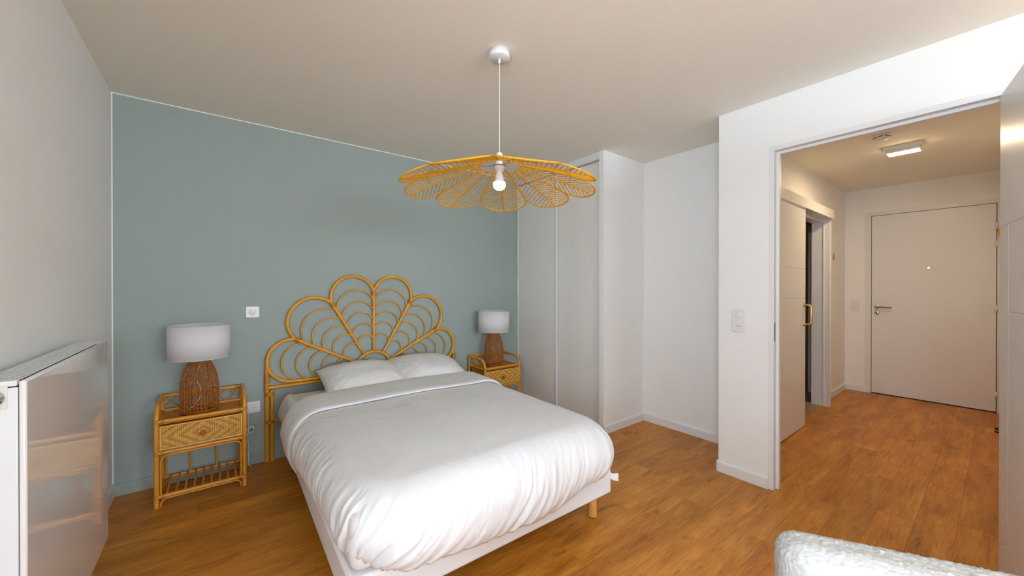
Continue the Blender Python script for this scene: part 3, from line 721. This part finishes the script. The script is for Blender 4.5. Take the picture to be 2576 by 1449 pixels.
# duvet: perimeter skirt with inner ribs to a spine
def build_duvet():
    ZT = .556; inset = .112
    L0 = 1.470            # head end of the duvet in bed coordinates
    rc = .10
    x0, x1, y0 = inset, BWD-inset, inset-.01
    # perimeter samples: (point, outward normal, tag s)
    per = []
    def seg(a, b, n, nv):
        for i in range(n): t = i/n; per.append((Vector(a).lerp(Vector(b), t), Vector(nv)))
    def cor(c, a0, a1, n):
        for i in range(n):
            a = a0+(a1-a0)*i/n; nv = Vector((math.cos(a), math.sin(a))); per.append((Vector(c)+nv*rc, nv))
    seg((x0, L0), (x0, y0+rc), 190, (-1, 0)); cor((x0+rc, y0+rc), PI, 1.5*PI, 60)
    seg((x0+rc, y0), (x1-rc, y0), 230, (0, -1)); cor((x1-rc, y0+rc), -PI/2, 0, 60)
    seg((x1, y0+rc), (x1, L0), 150, (1, 0)); per.append((Vector((x1, L0)), Vector((1, 0))))
    n = len(per); S = [0]
    for i in range(1, n): S.append(S[-1]+max((per[i][0]-per[i-1][0]).length, .012*0+ (rc+.1)*(.5*PI/60) if per[i][1] != per[i-1][1] else 0))
    def hem(p, nv):
        y = p.y; zl = .335 if y < .45 else (.335-(y-.45)*.105 if y < 1.3 else .245); zr = .30
        x = p.x; pts = [(0, .325), (.15, .300), (.45, .262), (.68, .252), (.92, .262), (1.10, .300), (1.38, .312)]; zf = .31
        for (a, za), (b, zb) in zip(pts[:-1], pts[1:]):
            if x <= b: zf = za+(zb-za)*max(0, (x-a)/(b-a)); break
        k = abs(nv.x); k = k*k*(3-2*k); return zf*(1-k)+(zl if nv.x < 0 else zr)*k
    NR, NI = 46, 16
    rows = []
    for i in range(n):
        p, nv = per[i]; s = S[i]; hz_ = hem(p, nv)+.010*fbm(s*5, 1.7, 0)+.004*noise.noise((s*26, 3, 0))
        foot = max(0, -nv.y); left = max(0, -nv.x)*(1-min(1, max(0, (p.y-.7)/.9)))
        amp_side = .35+.65*foot+.25*left
        r = []
        # ribs from the spine to the edge
        spine = Vector((BWD/2, min(max(p.y, .60), L0)))
        for k in range(NI):
            t = k/NI; q = spine.lerp(p, t)
            cr = .016*(1-t*t)
            z = ZT+cr*.6+.0050*fbm(q.x*3, q.y*3, 5)+.0016*fbm(q.x*10, q.y*26, 9, 2)
            r.append((q.x, q.y, z))
        RH = .188-.050*max(0, -nv.x)**1.5*(1-.62*min(1, max(0, (p.y-.75)/.35)))
        drop = ZT-hz_; PH = math.radians(122); RV = drop/(1-math.cos(PH))
        for k in range(NR+1):
            e = k/NR; ph = e*PH
            hor = RH*math.sin(ph); z = ZT-RV*(1-math.cos(ph))
            # folds: slanted ridges which grow towards the hem
            g = min(1, max(0, (e-.12)/.55)); gg = g*g*(3-2*g)
            sk = s+(.16*e*e*foot-.05*e*(1-foot))*(1+1.2*noise.noise((s*1.7, .5, 8)))+.012*noise.noise((s*6, e*5, 3))
            f1 = noise.noise((sk*15, e*1.1, 2.0)); f1 = 1-abs(f1)*2.6
            f2 = noise.noise((sk*33, e*1.8, 7.0)); f2 = 1-abs(f2)*2.2
            f3 = noise.noise((sk*70, e*4, 11.0))
            zone = .42+.80*max(0, min(1, .5+1.6*noise.noise((s*3.1, e*.8, 4.0))))
            dsp = amp_side*zone*gg*(.0140*f1+.0080*f2+.0030*f3)*(1-.35*max(0, e-.85)/.15)+.010*fbm(s*2.5, e*1.5, 20)*gg
            dirn = Vector((nv.x*math.sin(ph), nv.y*math.sin(ph), math.cos(ph)))
            P = Vector((p.x+nv.x*hor, p.y+nv.y*hor, z))+dirn*dsp+Vector((0, 0, .003*fbm(p.x*4+e, p.y*4, 5)*(1-e)))
            r.append(tuple(P))
        # underside lip
        p2 = Vector(r[-1]); r.append((p2.x-nv.x*.02, p2.y-nv.y*.02, p2.z+.004)); r.append((p2.x-nv.x*.026, p2.y-nv.y*.026, p2.z+.05))
        rows.append(r)
    m = MB(); m.grid(rows)
    return m
dv = tag(empty('duvet', BO, BR), 'white cotton duvet spread over the bed with its top turned down', 'duvet')
dcov = weld(build_duvet().build('cover', LINEN, dv), .0004)
def build_fold():
    # turned-down band wrapped over the bed from the left hem to the right hem
    ZT = .560; inset = .112; PHL = math.radians(126); rows = []
    path = []
    NS_ = 44
    def side(s):
        out = []
        for k in range(NS_+1):
            e = k/NS_; ph = e*PHL; drop = ZT-.258 if s < 0 else ZT-.27; RV = drop/(1-math.cos(PHL))
            RH = .166 if s < 0 else .194
            out.append((e, s, RH*math.sin(ph), ZT-RV*(1-math.cos(ph)), ph))
        return out
    L = side(-1)[::-1]; R_ = side(1)
    for e, s, hor, z, ph in L: path.append((inset-hor, z, (-math.sin(ph), math.cos(ph)), e, -1))
    for k in range(1, 60): t = k/60; x = inset+(BWD-2*inset)*t; path.append((x, ZT+.010*math.sin(PI*t), (0, 1), 0, 0))
    for e, s, hor, z, ph in R_: path.append((BWD-inset+hor, z, (math.sin(ph), math.cos(ph)), e, 1))
    for i, (x, z, nn, e, s) in enumerate(path):
        th = (.028+.004*fbm(i*.05, 0, 3))*(1-.55*e); yf = 1.105+.012*fbm(i*.06, 5, 1)-(.05*e*e if s < 0 else .02*e)
        yb = 1.458+.010*fbm(i*.05, 9, 2)-(.20*e*e if s < 0 else .05*e)
        r = []; M = 30
        for k in range(M):
            a = 2*PI*k/M; ca, sa = math.cos(a), math.sin(a)
            u = math.copysign(abs(ca)**.35, ca); v = math.copysign(abs(sa)**.8, sa)
            y = (yf+yb)/2+u*(yb-yf)/2; h = -.004+th*(.5+.5*v)*(1.0 if u < 0 else 1.15)
            lines = .0028*noise.noise((i*.05, y*42, 1))+.0016*noise.noise((i*.11, y*90, 6))
            h += lines*(1 if v > 0 else 0)
            r.append((x+nn[0]*h, y, z+nn[1]*h))
        rows.append(r)
    m = MB(); m.grid(rows, wrap=True)
    m.add(rows[0], [tuple(range(29, -1, -1))]); m.add(rows[-1], [tuple(range(30))])
    return m
weld(build_fold().build('turned_down_edge', PILLOW, dv), .0003)

# pillows
def make_pillow(name, w, d, h, seed):
    n, mN = 64, 54; top = []; bot = []
    for j in range(mN+1):
        v = j/mN*2-1; rt_, rb = [], []
        for i in range(n+1):
            u = i/n*2-1
            # pinched sides: edges bow inward, corners stay out
            x = u*w/2*(1-.055*(1-v*v)**1*abs(u)**6*1.0); y = v*d/2*(1-.07*(1-u*u)*abs(v)**6)
            k = max(0, (1-abs(u)**2.6))**.62*max(0, (1-abs(v)**2.6))**.62
            wr = .010*fbm(u*2.2+seed, v*2.2, seed, 3)*k**.5
            # creases fanning in from the corners
            ang = math.atan2(v, u); cr = .0050*noise.noise((ang*9+seed, (u*u+v*v)*1.3, seed))*min(1, (u*u+v*v)**.8)*k**.4
            rt_.append((x, y, h*.62*k+wr+cr)); rb.append((x, y, -h*.38*k))
        top.append(rt_); bot.append(rb)
    m = MB(); m.grid(top); m.grid([b[::-1] for b in bot])
    return m
def pillow(loc, rot, label, seed, w=.62, d=.54, h=.185):
    o = weld(make_pillow('pillow', w, d, h, seed).build('pillow', PILLOW), .0006); o.location = loc; o.rotation_euler = rot
    return tag(o, label, 'pillow', 'bed pillows')
pillow((.905, 3.035, .576), (math.radians(13), 0, math.radians(-2)), 'left white pillow propped against the rattan headboard', 2.0)
pillow((1.440, 3.030, .576), (math.radians(12.5), math.radians(4), math.radians(-5)), 'right white pillow, on the wardrobe side of the bed', 5.0)

# ------------------------------------------------------------------ pendant lamp
pd = tag(empty('pendant_lamp', (1.140, 1.575, H)), 'golden raffia flower pendant lamp hanging over the bed', 'pendant lamp')
def PZ(z): return z-H
MB().lathe([(0, 0), (.054, 0), (.054, -.034), (.050, -.038), (0, -.038)], (0, 0, 0), 32).build('ceiling_rose', PLAST, pd)
MB().lathe([(.0035, -.038), (.0065, -.038), (.0065, -.058), (.003, -.060)], (0, 0, 0), 12).build('cord_grip', PLAST, pd)
MB().tube([(0, 0, -.05), (0, 0, PZ(1.98))], .0024, 8).build('cord', CORDW, pd)
MB().lathe([(.004, PZ(1.985)), (.014, PZ(1.982)), (.017, PZ(1.972)), (.017, PZ(1.915)), (.029, PZ(1.912)), (.029, PZ(1.904)), (.022, PZ(1.902)), (.022, PZ(1.888)), (.0, PZ(1.888))], (0, 0, 0), 24).build('bulb_holder', PLAST, pd)
bl = MB().lathe([(.013, PZ(1.889)), (.015, PZ(1.878)), (.0255, PZ(1.838)), (.0305, PZ(1.832))], (0, 0, 0), 24).build('bulb_neck', PLAST, pd)
MB().lathe([(.0305, PZ(1.832)), (.0325, PZ(1.822)), (.0310, PZ(1.811)), (.0255, PZ(1.801)), (.016, PZ(1.7945)), (0, PZ(1.792))], (0, 0, 0), 24).build('bulb_globe', BULB, pd)
ZR, RR = PZ(1.912), .106
MB().tube([(RR*math.cos(2*PI*i/40), RR*math.sin(2*PI*i/40), ZR) for i in range(40)], .0036, 7, closed=True).build('centre_ring', RAFF, pd)
MB().tube([(.030*math.cos(2*PI*i/24), .030*math.sin(2*PI*i/24), PZ(1.915)) for i in range(24)], .0026, 6, closed=True).build('hub_ring', BASK, pd)
for k in range(3):
    a = 2*PI*k/3+.5; MB().tube([(.028*math.cos(a), .028*math.sin(a), PZ(1.915)), (RR*math.cos(a), RR*math.sin(a), ZR)], .0017, 5).build('hub_wire', BASK, pd)
# petal, local: x outward from lamp axis, y sideways
PL0, PL1 = .102, .496
TN = math.tan(math.radians(20))*.985
def half_w(t):   # half width along the petal: straight sides meeting the neighbours, round end
    x = PL0+(PL1-PL0)*t; xe = .375
    if x <= xe: return x*TN
    q = (x-xe)/(PL1-xe); w0 = xe*TN
    return max(0, (w0+.030*q)*math.sqrt(max(0, 1-q**2.1)))
def pz(x): # droop with slight arch
    t = (x-PL0)/(PL1-PL0); return ZR-.098*t-.026*t*t
prg = random.Random(5)
rim = []
NP = 44
for i in range(NP+1):
    t = 1-(1-i/NP)**2.0
    x = PL0+(PL1-PL0)*t; rim.append((x, half_w(t), pz(x)))
rim_path = rim+[(x, -y, z) for x, y, z in rim[-2::-1]]
def rope(path, r, n=7, amp=.18):
    rr = [r*(1+amp*math.sin(i*2.1)) for i in range(len(path))]; return MB().tube(path, rr, n)
rim_me = rope(rim_path, .0042).mesh('petal', RAFF)
mid_path = [(PL0+(PL1-PL0)*i/24, .0008*math.sin(i*2.3), pz(PL0+(PL1-PL0)*i/24)-.001) for i in range(25)]
mid_me = rope(mid_path, .0034).mesh('midrib', RAFF)
strands = []
NSD = 15
for i in range(NSD):
    for s in (-1, 1):
        t = .03+.88*i/(NSD-1); x0 = PL0+(PL1-PL0)*t
        # leaves the midrib slanting towards the tip until it meets the rim
        best = None
        for q in range(1, 200):
            y = q*.001; x = x0+y*.62; tt = (x-PL0)/(PL1-PL0)
            if tt >= .995 or y >= half_w(min(1, tt)): best = (x, y); break
        if not best: continue
        X, Y = best; pts = [(x0+(X-x0)*k/6, s*Y*k/6+.0006*math.sin(k*3+i), pz(x0+(X-x0)*k/6)+.0006*math.cos(k*2+i)) for k in range(7)]
        if Y > .012: strands.append(rope(pts, .0023, 5, .25).mesh('strand', RAFF))
for k in range(9):
    # first petal points away from the camera position, towards the far side of the room
    a = PI/2-(YAW+.03+2*PI*k/9)
    pt = link('petal', rim_me, pd); pt.rotation_euler = (0, 0, a)
    link('midrib', mid_me, pt)
    for me in strands: link('strand', me, pt)
rw_ = .36
MB().tube([(rw_*math.cos(2*PI*i/72), rw_*math.sin(2*PI*i/72), pz(rw_)+.003) for i in range(72)], .0013, 5, closed=True).build('support_wire', RAFF, pd)

# ------------------------------------------------------------------ bouclé armchair in the near corner
AC = empty('armchair', (1.244, 0, 0), 0); tag(AC, 'white boucle armchair in the near right corner', 'armchair')
# local frame: x along the backrest, y forward (towards the seat front)
ax = Vector((.496, -.868, 0)); AC.rotation_euler = (0, 0, math.atan2(ax.y, ax.x)); 
# facing direction is local -y (towards the camera side)
def nub(w, n):
    p = w*1.0; a = noise.noise((p.x*120, p.y*120, p.z*120)); b = noise.noise((p.x*230, p.y*230, p.z*230+4))
    return .0050*abs(a)+.0026*b+.006*fbm(p.x*4, p.y*4, p.z*4)
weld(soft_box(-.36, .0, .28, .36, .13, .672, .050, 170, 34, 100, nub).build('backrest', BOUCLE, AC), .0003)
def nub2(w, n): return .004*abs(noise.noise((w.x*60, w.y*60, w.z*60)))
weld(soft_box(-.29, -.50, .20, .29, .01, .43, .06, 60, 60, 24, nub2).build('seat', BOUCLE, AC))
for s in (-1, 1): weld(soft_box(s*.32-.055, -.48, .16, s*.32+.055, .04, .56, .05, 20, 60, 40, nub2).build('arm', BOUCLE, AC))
for x, y in ((-.28, -.42), (.28, -.42), (-.28, .05), (.28, .05)): MB().lathe([(0, 0), (.016, 0), (.022, .32), (0, .32)], (x, y, 0), 14).build('leg', LEGW, AC)
